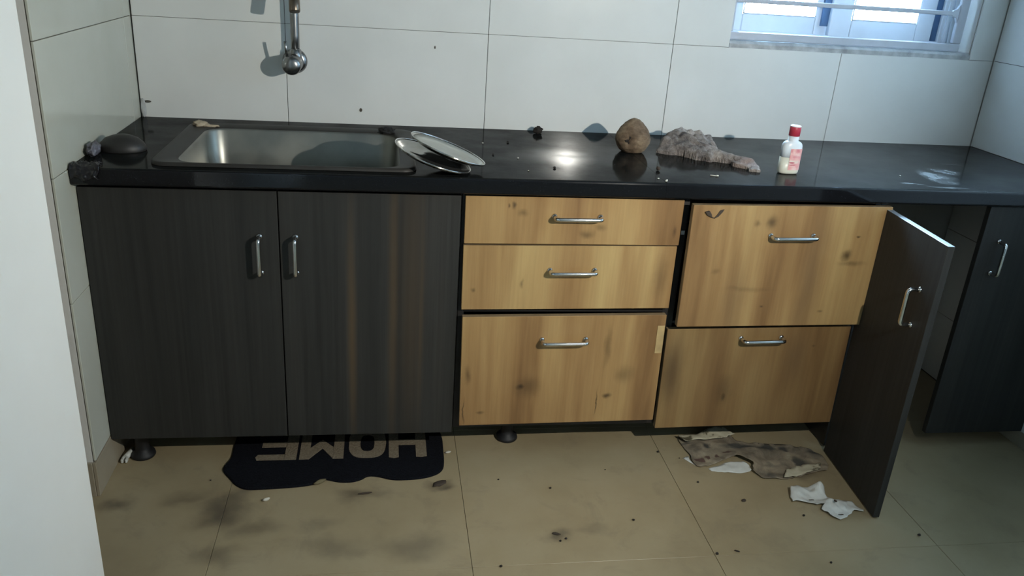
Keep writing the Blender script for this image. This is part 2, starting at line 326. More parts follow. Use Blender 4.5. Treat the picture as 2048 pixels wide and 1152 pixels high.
def subtract(rs, hole):
    out = []
    hx0, hx1, hz0, hz1 = hole
    for x0, x1, z0, z1 in rs:
        if x1 <= hx0 or x0 >= hx1 or z1 <= hz0 or z0 >= hz1: out.append((x0, x1, z0, z1)); continue
        if x0 < hx0: out.append((x0, hx0, z0, z1))
        if x1 > hx1: out.append((hx1, x1, z0, z1))
        if z0 < hz0: out.append((max(x0, hx0), min(x1, hx1), z0, hz0))
        if z1 > hz1: out.append((max(x0, hx0), min(x1, hx1), hz1, z1))
    return [r for r in out if r[1] - r[0] > .02 and r[3] - r[2] > .02]

# ------------------------------------------------------------------ room shell
W, D, H = 2.734, 0.617, 0.84
XL, YF, ZC = -1.1, -3.7, 2.7
TT = .008
WX0, WX1, WZ0, WZ1 = 1.798, 2.643, 1.134, 2.027
floor = struct('floor', BM(XL - .1, W + .1, YF - .1, .25, -.12, -TT), M['floor_grout'])
fx = [XL - .2, -.91, -.30, .319, .93, 1.54, 2.15, 2.76]; fy = [YF - .1, -3.45, -2.845, -2.24, -1.635, -1.035, -.43, .17]
for i in range(len(fx) - 1):
    for j in range(len(fy) - 1):
        x0, x1, y0, y1 = max(fx[i], XL), min(fx[i + 1], W), fy[j], min(fy[j + 1], 0)
        obj('tile', BM(x0 + .0005, x1 - .0005, y0 + .0005, y1 - .0005, -TT, random.uniform(-.0004, 0), bev=.0006), M['floor'], floor)
struct('ceiling', BM(XL - .1, W + .1, YF - .1, .25, ZC, ZC + .1), M['ceiling'])
# back wall with the window opening
bm = bmesh.new(); yb0, yb1 = TT, .17
box(bm, XL, WX0, yb0, yb1, -TT, ZC); box(bm, WX1, W + .1, yb0, yb1, -TT, ZC); box(bm, WX0, WX1, yb0, yb1, -TT, WZ0 - .01); box(bm, WX0, WX1, yb0, yb1, WZ1, ZC)
wb = struct('wall_back', bm, M['plaster'])
bm = bmesh.new()
for x0, x1, z0, z1 in subtract([(0, W, .78, 2.027)], (WX0 - .002, WX1 + .002, WZ0 - .004, 2.03)): box(bm, x0, x1, .004, TT, z0, z1)
obj('grout_bed', bm, M['grout'], wb)
tx = [0.0015, .426, 1.027, 1.613, 2.185, W - .001]; tz = [.78, 1.127, 1.427, 1.727, 2.027]
for i in range(5):
    for j in range(4):
        for x0, x1, z0, z1 in subtract([(tx[i], tx[i + 1], tz[j], tz[j + 1])], (WX0, WX1, WZ0 - .006, 2.03)):
            g = .0008
            obj('tile', BM(x0 + g, x1 - g, random.uniform(0, .0006), .006, z0 + g * .6, z1 - g * .6, bev=.0008), M['tile'], wb)
# left wall stub (tiled), its end faces the doorway
YE = -.703
wl = struct('wall_left', BM(XL, -TT, YE, 0, 0, ZC), M['plaster'])
obj('grout_bed', BM(-TT, -.004, YE + .002, -.001, .1, 2.027), M['grout'], wl)
ly = [-.001, -.07, YE]; lz = [.102, .535, .835, 1.127, 1.427, 1.727, 2.027]
for i in range(2):
    for j in range(6):
        g = .0008
        obj('tile', BM(-.006, random.uniform(-.0006, 0), ly[i + 1] + g, ly[i] - g, lz[j] + g, lz[j + 1] - g, bev=.0008), M['tile_left'], wl)
bs = struct('baseboard_left', BM(-.0075, .001, YE - .006, -.002, 0, .100, bev=.001), M['skirt'])
obj('return_tile', BM(-.30, -.008, YE - .008, YE - .001, 0, .100, bev=.001), M['skirt'], bs)
# door jamb close to the camera and the wall it belongs to
struct('wall_entrance', BM(XL, .156, YF, -1.15, 0, ZC, bev=.004, seg=2), M['jamb'])
struct('wall_niche', BM(XL - .1, XL, YF - .1, .25, -TT, ZC), M['frontpaint'])
wr = struct('wall_right', BM(W + TT, W + .1, YF - .1, TT, -TT, ZC), M['plaster'])
obj('grout_bed', BM(W + .004, W + TT, -1.8, -.001, -TT, 2.027), M['grout'], wr)
ry = [-.001, -.6, -1.2, -1.8]; rz = [.002, .24, .54, .84, 1.128, 1.427, 1.727, 2.027]
for i in range(3):
    for j in range(7):
        g = .0008
        z0_ = rz[j]; obj('tile', BM(W + random.uniform(0, .0006), W + .006, ry[i + 1] + g, ry[i] - g, z0_ + g, rz[j + 1] - g, bev=.0008), M['tile'], wr)
struct('baseboard_right', BM(W - .0065, W - .0003, -1.8, -.42, 0, .050, bev=.001), M['skirt'])
struct('wall_front', BM(.156, W + .1, YF - .1, YF, -TT, ZC), M['frontpaint'])

bm = bmesh.new(); g0 = bmesh.ops.create_icosphere(bm, subdivisions=2, radius=1.0)
for v in g0['verts']: v.co = Vector((.010 + v.co.x * .008, -.003 + v.co.y * .004, .866 + v.co.z * .028 * (1 + .4 * noise.noise(v.co * 3))))
obj('corner_grime', bm, M['mortar'], wb)
for x, z, rx, rz in ((.644, .884, .004, .006), (.866, 1.081, .002, .005), (.022, .885, .010, .004)):
    bm = bmesh.new(); g0 = bmesh.ops.create_icosphere(bm, subdivisions=2, radius=1.0)
    for v in g0['verts']: v.co = Vector((x + v.co.x * rx * (1 + .5 * noise.noise(v.co * 2 + Vector((x, z, 0)) * 9)), -.0006 + v.co.y * .0012, z + v.co.z * rz))
    obj('dirt_mark', bm, M['grout'], wb)

# ------------------------------------------------------------------ window
win = bpy.data.objects.new('window_1', None); COL.objects.link(win); win.location = (2.22, .1, WZ0); win['kind'] = 'structure'
def wp(name, bm, mat, parent=None): return obj(name, bm, mat, parent or win, win.location)
# rough mortar sill, uneven front edge
bm = bmesh.new(); n = 40
pr = []
for i in range(n + 1):
    x = WX0 + .0005 + (WX1 - WX0 - .001) * i / n
    a = noise.noise(Vector((x * 14, 0, 0))) * .004; b = noise.noise(Vector((x * 9, 4, 0))) * .003
    pr.append([bm.verts.new(p) for p in ((x, .0015 + abs(a) * .5, WZ0 - .009), (x, .0005 + abs(a), WZ0 + .006 + b), (x, .010, WZ0 + .013 + b * .5), (x, .169, WZ0 + .015), (x, .169, WZ0 - .009))])
for a, b in zip(pr, pr[1:]):
    for k in range(5): bm.faces.new((a[k], a[(k + 1) % 5], b[(k + 1) % 5], b[k]))
bm.faces.new(pr[0]); bm.faces.new(pr[-1][::-1])
wp('sill', bm, M['mortar'])
YW = .12; zs = WZ0 + .016
bm = bmesh.new()
box(bm, WX0 + .001, WX1 - .001, .108, .168, zs, zs + .022, bev=.003)                    # bottom track
box(bm, WX0 + .001, WX1 - .001, .108, .168, 1.985, WZ1 - .001, bev=.003)
box(bm, WX0 + .001, WX0 + .030, .108, .168, zs, WZ1 - .001, bev=.003)
box(bm, 2.584, WX1 - .001, .108, .168, zs, WZ1 - .001, bev=.003)
for xx in (WX0 + .006, 2.598, 2.618): box(bm, xx, xx + .006, .103, .109, zs + .02, 1.985)   # track ribs
wp('frame', bm, M['white_pvc'])
wp('reveal_lining', BM(WX1 - .0008, WX1 + .0002, .0085, .107, zs, WZ1 - .001), M['jamb'])
def sash(x0, x1, gx0, gx1, y0, y1):
    bm = bmesh.new(); z0, z1 = zs + .018, 1.99; gz0, gz1 = 1.226, 1.93
    box(bm, x0, gx0, y0, y1, z0, z1, bev=.004, seg=2); box(bm, gx1, x1, y0, y1, z0, z1, bev=.004, seg=2)
    box(bm, gx0, gx1, y0, y1, z0, gz0, bev=.003); box(bm, gx0, gx1, y0, y1, gz1, z1, bev=.003)
    s = wp('sash', bm, M['white_pvc'])
    wp('pane', BM(gx0 - .002, gx1 + .002, (y0 + y1) / 2 - .002, (y0 + y1) / 2 + .002, gz0 - .002, gz1 + .002), M['glass'], s)
    bm = bmesh.new(); e = .004
    for a in ((gx0, gx0 + e, gz0, gz1), (gx1 - e, gx1, gz0, gz1), (gx0, gx1, gz0, gz0 + e * .6)): box(bm, a[0], a[1], y0 - .001, y0 + .003, a[2], a[3])
    wp('glazing_bead', bm, M['white_pvc'], s)
    return s
sash(1.830, 2.196, 1.884, 2.142, .136, .162)
sash(2.184, 2.558, 2.258, 2.498, .110, .134)
wp('gasket', BM(2.160, 2.183, .124, .1355, zs + .05, 1.98), M['gasket'])
wp('gasket', BM(2.5585, 2.5835, .118, .14, zs + .022, 1.98), M['gasket'])
# painted steel grille standing in the reveal
def gpart(name, *a): wp(name, BM(*a, bev=.003, seg=2), M['grille'])
gpart('grille_rail', WX0 + .004, 2.612, .022, .036, WZ0 + .0155, WZ0 + .040)
gpart('grille_rail', WX0 + .004, 2.612, .022, .036, 1.975, 1.998)
gpart('grille_post', 2.582, 2.612, .021, .037, WZ0 + .041, 1.974)
gpart('grille_post', WX0 + .004, WX0 + .014, .021, .037, WZ0 + .041, 1.974)
for k in range(6):
    z = 1.262 + k * .118
    wp('grille_bar', BM(WX0 + .0145, 2.5815, .024, .034, z, z + .014, bev=.003, seg=2), M['grille'])
    bm = bmesh.new()                                                                      # curved gusset at the post
    a = [(2.5815, z - .022), (2.5815, z + .036)] + [(2.5815 - .024 * math.cos(q) , z + .036 - .022 * math.sin(q)) for q in (PI / 2, PI / 3, PI / 6)][:0] + [(2.574, z + .022), (2.560, z + .015), (2.560, z - .001), (2.574, z - .006)]
    f0 = [bm.verts.new((x, .0245, zz)) for x, zz in a]; f1 = [bm.verts.new((x, .0335, zz)) for x, zz in a]
    bm.faces.new(f0); bm.faces.new(f1[::-1])
    for i in range(len(a)): bm.faces.new((f0[i], f0[(i + 1) % len(a)], f1[(i + 1) % len(a)], f1[i]))
    wp('grille_gusset', bm, M['grille'])

# ------------------------------------------------------------------ countertop with sink cut-out
SX0, SX1, SY0, SY1 = .165, .797, -.582, -.098       # flange outline
HX0, HX1, HY0, HY1 = .190, .772, -.566, -.115       # hole in the stone
ct = Thing('countertop', 'black granite worktop running from wall to wall over the cabinets', 'countertop', (W / 2, -.3, H - .042))
def slab(x0, x1, y0, y1, hole=None):
    bm = bmesh.new()
    xs = sorted({x0, x1} | (set(hole[:2]) if hole else set())); ys = sorted({y0, y1} | (set(hole[2:]) if hole else set()))
    V = {}
    def v(x, y, z):
        k = (round(x, 5), round(y, 5), round(z, 5))
        if k not in V: V[k] = bm.verts.new(k)
        return V[k]
    zt, zb = H, H - .042
    for i in range(len(xs) - 1):
        for j in range(len(ys) - 1):
            if hole and i == 1 and j == 1: continue
            q = ((xs[i], ys[j]), (xs[i + 1], ys[j]), (xs[i + 1], ys[j + 1]), (xs[i], ys[j + 1]))
            bm.faces.new([v(x, y, zt) for x, y in q]); bm.faces.new([v(x, y, zb) for x, y in q][::-1])
    def wall(px, py, qx, qy): bm.faces.new((v(px, py, zb), v(qx, qy, zb), v(qx, qy, zt), v(px, py, zt)))
    for i in range(len(xs) - 1): wall(xs[i], y0, xs[i + 1], y0); wall(xs[i + 1], y1, xs[i], y1)
    for j in range(len(ys) - 1): wall(x1, ys[j], x1, ys[j + 1]); wall(x0, ys[j + 1], x0, ys[j])
    if hole:
        a, b, c, d = hole
        wall(a, d, a, c); wall(b, c, b, d); wall(b, d, a, d); wall(a, c, b, c)
    bmesh.ops.recalc_face_normals(bm, faces=bm.faces[:])
    es = [e for e in bm.edges if abs(e.verts[0].co.y - y0) < 1e-6 and abs(e.verts[1].co.y - y0) < 1e-6 and abs(e.verts[0].co.z - e.verts[1].co.z) < 1e-6]
    bmesh.ops.bevel(bm, geom=es, offset=.006, segments=3, affect='EDGES', profile=.5)
    for f in bm.faces: f.smooth = False
    return bm
ct.part('slab', slab(.001, 1.432, -D, -.0005, (HX0, HX1, HY0, HY1)), M['granite'])
ct.part('slab', slab(1.4326, W - .001, -D, -.0005), M['granite'])

# ------------------------------------------------------------------ sink
sk = Thing('kitchen_sink', 'dull stainless steel sink set into the left end of the black worktop', 'sink', ((SX0 + SX1) / 2, -.34, .655))
def rrect(x0, x1, y0, y1, r, z, n=6):
    out = []
    for cx, cy, a in ((x1 - r, y1 - r, 0), (x0 + r, y1 - r, PI / 2), (x0 + r, y0 + r, PI), (x1 - r, y0 + r, 3 * PI / 2)):
        out += [(cx + r * math.cos(a + PI / 2 * i / n), cy + r * math.sin(a + PI / 2 * i / n), z) for i in range(n + 1)]
    return out
def loft(bm, loops, close_last=False, mat=0):
    R = [[bm.verts.new(p) for p in L] for L in loops]
    for a, b in zip(R, R[1:]):
        for k in range(len(a)):
            f = bm.faces.new((a[k], a[(k + 1) % len(a)], b[(k + 1) % len(a)], b[k])); f.smooth = True; f.material_index = mat
    if close_last: bm.faces.new(R[-1]).material_index = mat
    return R
bx0, bx1, by0, by1 = .222, .752, -.553, -.150
bm = bmesh.new()
loft(bm, [rrect(SX0, SX1, SY0, SY1, .035, H + .0008), rrect(SX0 + .001, SX1 - .001, SY0 + .001, SY1 - .001, .035, H + .008),
          rrect(SX0 + .006, SX1 - .006, SY0 + .005, SY1 - .006, .032, H + .0095), rrect(SX0 + .016, SX1 - .016, SY0 + .010, SY1 - .016, .03, H + .0085),
          rrect(bx0 - .012, bx1 + .012, by0 - .012, by1 + .012, .06, H + .0070), rrect(bx0 - .004, bx1 + .004, by0 - .004, by1 + .004, .055, H + .0035)])
sk.part('flange', bm, M['flange'])
bm = bmesh.new()
loft(bm, [rrect(bx0 - .004, bx1 + .004, by0 - .004, by1 + .004, .055, H + .0035), rrect(bx0, bx1, by0, by1, .052, H - .002), rrect(bx0 + .006, bx1 - .006, by0 + .006, by1 - .006, .05, .72),
          rrect(bx0 + .012, bx1 - .012, by0 + .012, by1 - .012, .05, .682), rrect(bx0 + .03, bx1 - .03, by0 + .03, by1 - .03, .045, .664), rrect(bx0 + .08, bx1 - .08, by0 + .08, by1 - .08, .04, .660)], True)
bowl = sk.part('bowl', bm, M['steel'])
bm = bmesh.new(); lathe(bm, [(0, .6605), (.028, .6605), (.034, .663), (.045, .6635), (.047, .661)], 28, Matrix.Translation((.487, -.35, 0)))
sk.part('drain', bm, M['chrome'], bowl)

# ------------------------------------------------------------------ wall tap
tp = Thing('wall_tap', 'chrome gooseneck wall tap above the sink', 'tap', (.452, 0, 1.02))
RY = Matrix.Translation((.452, 0, 1.022)) @ Matrix.Rotation(PI / 2, 4, 'X')      # local z -> -y
bm = bmesh.new(); lathe(bm, [(0, .0003), (.036, .0003), (.036, .004), (.030, .009), (.026, .012), (0, .012)], 36, RY); tp.part('wall_flange', bm, M['tap'])
bm = bmesh.new(); lathe(bm, [(.0245, .012), (.0265, .020), (.0270, .075), (.0255, .078), (.0255, .080), (.0270, .083), (.0275, .105), (.024, .113), (.012, .117), (0, .118)], 36, RY); body = tp.part('valve_body', bm, M['tap'])
bm = bmesh.new()
tube(bm, [(.440, -.099, 1.046), (.4385, -.103, 1.066), (.437, -.106, 1.088)], [.0045, .004, .0042], 12); tp.part('lever', bm, M['tap'], body)
bm = bmesh.new(); sx = .4585
path = [(sx, -.045, 1.040), (sx, -.045, 1.10), (sx, -.045, 1.16), (sx, -.045, 1.205)] + [tuple(p) for p in arc((sx + .0070, -.1065, 1.205), .0620, 0, PI * .93, 14, (-.113, .9936, 0), (0, 0, 1))][1:]
tube(bm, path, [.0125] * len(path), 18); spout = tp.part('spout', bm, M['tap'])
bm = bmesh.new(); pe = Vector(path[-1]); pd_ = (Vector(path[-1]) - Vector(path[-2])).normalized()
tube(bm, [pe - pd_ * .002, pe + pd_ * .002, pe + pd_ * .004, pe + pd_ * .044, pe + pd_ * .047], [.0128, .0128, .0150, .0150, .0135], 18); tp.part('aerator', bm, simple('aerator_painted_reflection', (.16, .13, .10), .3, .9), spout)  # brown reflection on the outlet is painted into its base colour
bm = bmesh.new(); lathe(bm, [(.0125, 1.062), (.0165, 1.060), (.0165, 1.047), (.018, 1.044), (.018, 1.040)], 24, Matrix.Translation((sx, -.045, 0))); tp.part('collar', bm, M['tap'], spout)

# ------------------------------------------------------------------ cabinets
YD = -.587; TH = .018            # face of the doors, board thickness
ZB, ZT = .092, .786
def handle_bm(c, length, along, out, stand=.030, r=.0056):
    c, along, out = Vector(c), Vector(along), Vector(out); bm = bmesh.new(); h = length / 2; cr = .009
    pts = [c - along * h - out * .001, c - along * h + out * (stand - cr)]
    pts += arc(c - along * (h - cr) + out * (stand - cr), cr, 0, PI / 2, 5, -along, out)[1:]
    pts += [c + out * stand]
    pts += arc(c + along * (h - cr) + out * (stand - cr), cr, 0, PI / 2, 5, out, along)
    pts += [c + along * h - out * .001]
    n = len(pts); rr = [r] * n; tube(bm, pts, rr, 12, flat=1.0)
    for s in (-1, 1):                                                       # flared foot
        p = c + along * (h * s); tube(bm, [p, p + out * .002, p + out * .005], [r * 1.4, r * 1.35, r * 1.02], 12)
    return bm
def foot_bm(x, y, top):
    bm = bmesh.new(); lathe(bm, [(0, .0005), (.031, .0005), (.033, .004), (.031, .012), (.020, .018), (.018, .030), (.018, top - .012), (.028, top - .008), (.028, top - .0005), (0, top - .0005)], 24, Matrix.Translation((x, y, 0))); return bm
def carcass(t, x0, x1, zb, mat, shelves=()):
    y0, y1 = YD + TH + .001, -.012
    for xa in (x0, x1 - .016): t.part('side_panel', BM(xa, xa + .016, y0, y1, zb, H - .043), mat)
    t.part('bottom_panel', BM(x0 + .0165, x1 - .0165, y0, y1, zb, zb + .016), mat)
    t.part('back_panel', BM(x0 + .0165, x1 - .0165, y1 - .006, y1, zb + .0165, .60), mat)
    t.part('front_rail', BM(x0 + .0165, x1 - .0165, y0, y0 + .03, ZT + .001, H - .043), mat)
    for z in shelves: t.part('runner_rail', BM(x0 + .0165, x1 - .0165, y0, y0 + .02, z - .003, z + .003), mat)
# sink cabinet
sc = Thing('sink_cabinet', 'black two-door base cabinet under the sink beside the left wall', 'cabinet', (.456, -.3, 0))
carcass(sc, .002, .913, .098, M['carcass'])
def door(t, x0, x1, hx, mat, rot=0.0):
    d = t.part('door', BM(x0, x1, YD, YD + TH, ZB, ZT, bev=.0012, seg=2), mat)
    t.part('handle', handle_bm((hx, YD, .622), .096, (0, 0, 1), (0, -1, 0)), M['chrome'], d); return d
door(sc, -.004 + .006, .4575, .412, M['wenge'])
door(sc, .4605, .9095, .499, M['wenge_streak'])
for x, y in ((.058, -.525), (.872, -.22), (.058, -.06), (.872, -.06)): sc.part('foot', foot_bm(x, y, .098), M['rubber'])
# drawer cabinets
def drawer(t, x0, x1, z0, z1, mat, hx, hz, proud=0.0, roll=0.0, hl=.122, tiltz=0.0):
    bm = bmesh.new(); y = YD - proud
    box(bm, x0, x1, y, y + TH, z0, z1, bev=.001, mat=0)
    for f in bm.faces:
        n = f.normal; f.normal_update()
        if f.normal.y > -.7: f.material_index = 1
    by = (x0 + .030, x1 - .030, z0 + .045, min(z1 - .05, z0 + .16))
    for a in ((by[0], by[0] + .014, y + TH, y + TH + .44), (by[1] - .014, by[1], y + TH, y + TH + .44), (by[0] + .014, by[1] - .014, y + TH + .425, y + TH + .44)): box(bm, a[0], a[1], a[2], a[3], by[2], by[3], mat=2)
    box(bm, by[0] + .014, by[1] - .014, y + TH, y + TH + .425, by[2], by[2] + .006, mat=2)
    mt = Matrix.Translation(((x0 + x1) / 2, y, (z0 + z1) / 2)) @ Matrix.Rotation(roll, 4, 'Y') @ Matrix.Rotation(tiltz, 4, 'Z') @ Matrix.Translation((-(x0 + x1) / 2, -y, -(z0 + z1) / 2))
    bmesh.ops.transform(bm, matrix=mt, verts=bm.verts[:])
    d = t.part('drawer', bm, [mat, M['oak_edge'], M['carcass']])
    hb = handle_bm((hx, y, hz), hl, (1, 0, 0), (0, -1, 0)); bmesh.ops.transform(hb, matrix=mt, verts=hb.verts[:])
    t.part('handle', hb, M['chrome'], d)
    return d, mt
dc = Thing('drawer_cabinet', 'oak-fronted cabinet of three drawers between the sink doors and the two-drawer unit', 'cabinet', (1.21, -.3, 0))
carcass(dc, .9145, 1.5035, .098, M['carcass'], (.658, .462))
drawer(dc, .921, 1.4985, .6605, .7875, M['oak1'], 1.214, .737, roll=-.005)
drawer(dc, .921, 1.4965, .475, .6565, M['oak2'], 1.214, .588, roll=-.009)
d3, m3 = drawer(dc, .926, 1.490, .128, .462, M['oak3'], 1.206, .392, proud=.018, roll=-.012)
bm = BM(1.468, 1.489, YD - .0195, YD - .0182, .345, .430, bev=.0006); bmesh.ops.transform(bm, matrix=m3, verts=bm.verts[:]); dc.part('torn_edge_strip', bm, M['oak_torn'], d3, 'yellowish laminate strip peeling along the right edge')
for x, y in ((1.087, -.478), (1.45, -.36), (.97, -.06), (1.45, -.06)): dc.part('foot', foot_bm(x, y, .098), M['rubber'])
dw = Thing('drawer_cabinet', 'oak-fronted cabinet of two deep drawers, its upper drawer pulled out slightly', 'cabinet', (1.79, -.3, 0))
carcass(dw, 1.5045, 2.071, .098, M['carcass'], (.428,))
d4, m4 = drawer(dw, 1.513, 2.076, .440, .7885, M['oak4'], 1.80, .706, proud=.034, roll=-.010, tiltz=.004)
bm = bmesh.new()                                                          # torn scrap of laminate near the top left corner
for pts in (((1.545, .771), (1.556, .774), (1.562, .766), (1.565, .758), (1.574, .754), (1.566, .756), (1.552, .763)), ((1.572, .753), (1.584, .758), (1.594, .771), (1.597, .778), (1.586, .775), (1.580, .764))):
    f0 = [bm.verts.new((x, YD - .034 - .004 - .003 * math.sin(x * 90), z)) for x, z in pts]; f1 = [bm.verts.new((x, YD - .034 - .0002, z)) for x, z in pts]
    bm.faces.new(f0); bm.faces.new(f1[::-1])
    for i in range(len(pts)): bm.faces.new((f0[i], f0[(i + 1) % len(pts)], f1[(i + 1) % len(pts)], f1[i]))
bmesh.ops.transform(bm, matrix=m4, verts=bm.verts[:]); dw.part('torn_patch', bm, M['twig'], d4, 'dark torn flakes of laminate')
drawer(dw, 1.505, 2.058, .098, .419, M['oak5'], 1.787, .388, proud=.003, roll=-.016)
dw.part('sticker', BM(1.5075, 1.5175, YD + TH - .0005, YD + TH + .0005, .687, .698), M['sticker'], None, 'small pale square sticker')
for x, y in ((1.56, -.36), (2.01, -.36), (1.56, -.06), (2.01, -.06)): dw.part('foot', foot_bm(x, y, .098), M['rubber'])
# corner cabinet for the gas cylinder: no bottom, left door swung open and sagging to the floor
cc = Thing('corner_cabinet', 'dark bottomless cabinet in the right corner with its left door hanging open', 'cabinet', (2.4, -.3, 0))
cc.part('side_panel', BM(2.0725, 2.0875, YD + TH + .001, -.012, .005, H - .043), M['carcass'])
cc.part('front_rail', BM(2.088, W - .002, YD + TH + .001, YD + TH + .03, ZT + .004, H - .043), M['carcass'])
cc.part('hinge_strip', BM(W - .040, W - .002, YD + TH + .001, YD + TH + .019, .055, ZT + .0035), M['carcass'])
d = cc.part('door', BM(2.394, W - .0025, YD, YD + TH, .052, .790, bev=.0012, seg=2), M['wenge'])
cc.part('handle', handle_bm((2.450, YD, .640), .096, (0, 0, 1), (0, -1, 0)), M['chrome'], d)
hy = -.594                                                                # hinge line of the open leaf
mo = Matrix.Translation((2.078, hy, 0)) @ Matrix.Rotation(math.radians(-94.5), 4, 'Z') @ Matrix.Translation((-2.078, -hy, 0))
bm = bmesh.new(); box(bm, 2.080, 2.404, hy - TH, hy, .004, .784, bev=.0012, seg=2)
for f in bm.faces:
    f.normal_update()
    if f.normal.z > .9: f.material_index = 1
bmesh.ops.transform(bm, matrix=mo, verts=bm.verts[:])
d = cc.part('door', bm, [M['wenge'], M['edge']], None, 'open door leaf standing out towards the room')
hb = handle_bm((2.342, hy - TH, .600), .096, (0, 0, 1), (0, -1, 0)); bmesh.ops.transform(hb, matrix=mo, verts=hb.verts[:]); cc.part('handle', hb, M['chrome'], d)
for z in (.14, .64):
    hbm = BM(2.0880, 2.0985, -.578, -.535, z - .02, z + .02, bev=.002); cc.part('hinge', hbm, M['chrome'])

# ------------------------------------------------------------------ things on the worktop
def plate(name, label, c, n, r, mat='plate'):
    n = Vector(n).normalized(); q = n.to_track_quat('Z', 'Y').to_matrix().to_4x4()
    mtx = Matrix.Translation(c) @ q
    loc = (c[0], c[1], c[2] - .02)
    t = Thing(name, label, 'plate', loc, None)
    bm = bmesh.new()
    lathe(bm, [(0, -.0100), (r * .74, -.0100), (r * .80, -.0085), (r * .93, -.0015), (r * .985, .0), (r, -.0006), (r * .995, -.0024), (r * .93, -.0030), (r * .80, -.0105), (r * .72, -.0120), (0, -.0120)], 56, mtx)
    p = t.part('dish', bm, M[mat])
    bm = bmesh.new(); lathe(bm, [(r * 1.003, -.0005), (r * 1.012, .0006), (r * 1.006, .002), (r * .99, .0016), (r * .985, .0002)], 56, mtx); t.part('rolled_rim', bm, M['chrome'])
    return t, mtx
t = NT('shaded_smudged_plate_steel'); vo = t.co(kind='Position'); f = t.noise(vo, 14, 5)
b = t.ramp(t.blobs(vo, [((.868, -.560, .87), (.085, .10, .08), 1.0), ((.815, -.55, .88), (.04, .02, .05), .9)], warp=(.05, 22)), [(.05, 0.0), (.22, .96)])  # upper plate's shade and dark reflection painted in, plus black food smudges
M['plate_shaded_smudged'] = t.set(t.mix(b, t.ramp(f, [(.3, (.30, .30, .28)), (.7, (.40, .395, .37))]), (.012, .012, .012)), t.math('ADD', t.ramp(f, [(.3, .14), (.7, .28)]), t.math('MULTIPLY', b, .55)), t.math('SUBTRACT', 1.0, t.math('MULTIPLY', b, .95)), spec=.1)
pl, m1 = plate('steel_plate', 'lower steel plate tilted on the worktop by the sink, rim shadowed by the plate above', (.838, -.549, .8775), (.325, -.023, .946), .100, 'plate_shaded_smudged')
pu, m2 = plate('steel_plate', 'upper steel plate with a pale dull face lying askew on another plate', (.876, -.543, .895), (.345, .025, .938), .099)
bm = bmesh.new(); lathe(bm, [(0, -.0093), (.072, -.0093), (.078, -.0080), (.0915, -.0012), (.0915, -.0006), (.0775, -.0073), (.0715, -.0087), (0, -.0087)], 48, m2); pu.part('dried_film', bm, M['plate_film'], None, 'pale dried film over the plate')

def blob(bm, c, r, seed, amp=.35, freq=3.0, sub=3, flat=None, mat=0):
    rr = Vector(r) if not isinstance(r, (int, float)) else Vector((r, r, r))
    g = bmesh.ops.create_icosphere(bm, subdivisions=sub, radius=1.0)
    for v in g['verts']:
        p = v.co.normalized(); d = 1 + amp * noise.fractal(p * freq + Vector((seed, seed * 2, 0)), 1.0, 2.0, 3)
        v.co = Vector((p.x * rr.x, p.y * rr.y, p.z * rr.z)) * d + Vector(c)
        if flat is not None and v.co.z < flat: v.co.z = flat
    for v in g['verts']:
        for f in v.link_faces: f.smooth = True; f.material_index = mat
# coconut
co = Thing('coconut', 'brown husked coconut with three dark eyes on the worktop', 'coconut', (1.437, -.262, H))
cb = Vector((1.437, -.262, H)); 
bm = bmesh.new(); g = bmesh.ops.create_icosphere(bm, subdivisions=5, radius=1.0)
fv = Vector((-.34, -.86, .02)).normalized()                                # eyes look at the room
eyes = [(fv + Vector((-.08, 0, .18))).normalized(), (fv + Vector((-.22, .0, -.02))).normalized(), (fv + Vector((-.14, 0, -.20))).normalized()]
def coco(p):
    r = .0475 * (1 + .035 * noise.fractal(p * 4, 1, 2, 3) + .012 * noise.noise(p * 22))
    for e in eyes: r -= .006 * math.exp(-((p - e).length / .10) ** 2)
    q = Vector((p.x * 1.08, p.y * 1.03, p.z)) * r
    if p.z > .25: q.z += .011 * ((p.z - .25) / .75) ** 1.6; s = 1 - .20 * ((p.z - .25) / .75) ** 1.2; q.x *= s; q.y *= s
    if q.z < -.0395: q.z = -.0395 - (q.z + .0395) * .08
    return q + cb + Vector((0, 0, .0402))
for v in g['verts']: v.co = coco(v.co.normalized())
for f in bm.faces: f.smooth = True
co.part('husk', bm, M['coconut'])
for k, e in enumerate(eyes):
    bm = bmesh.new(); p = coco(e) ; blob(bm, p + (cb + Vector((0, 0, .04)) - p).normalized() * .001, (.0065, .0035, .008) if k != 1 else (.011, .004, .009), 3 + k, .45, 2.5, 2); co.part('eye', bm, M['coco_eye'])

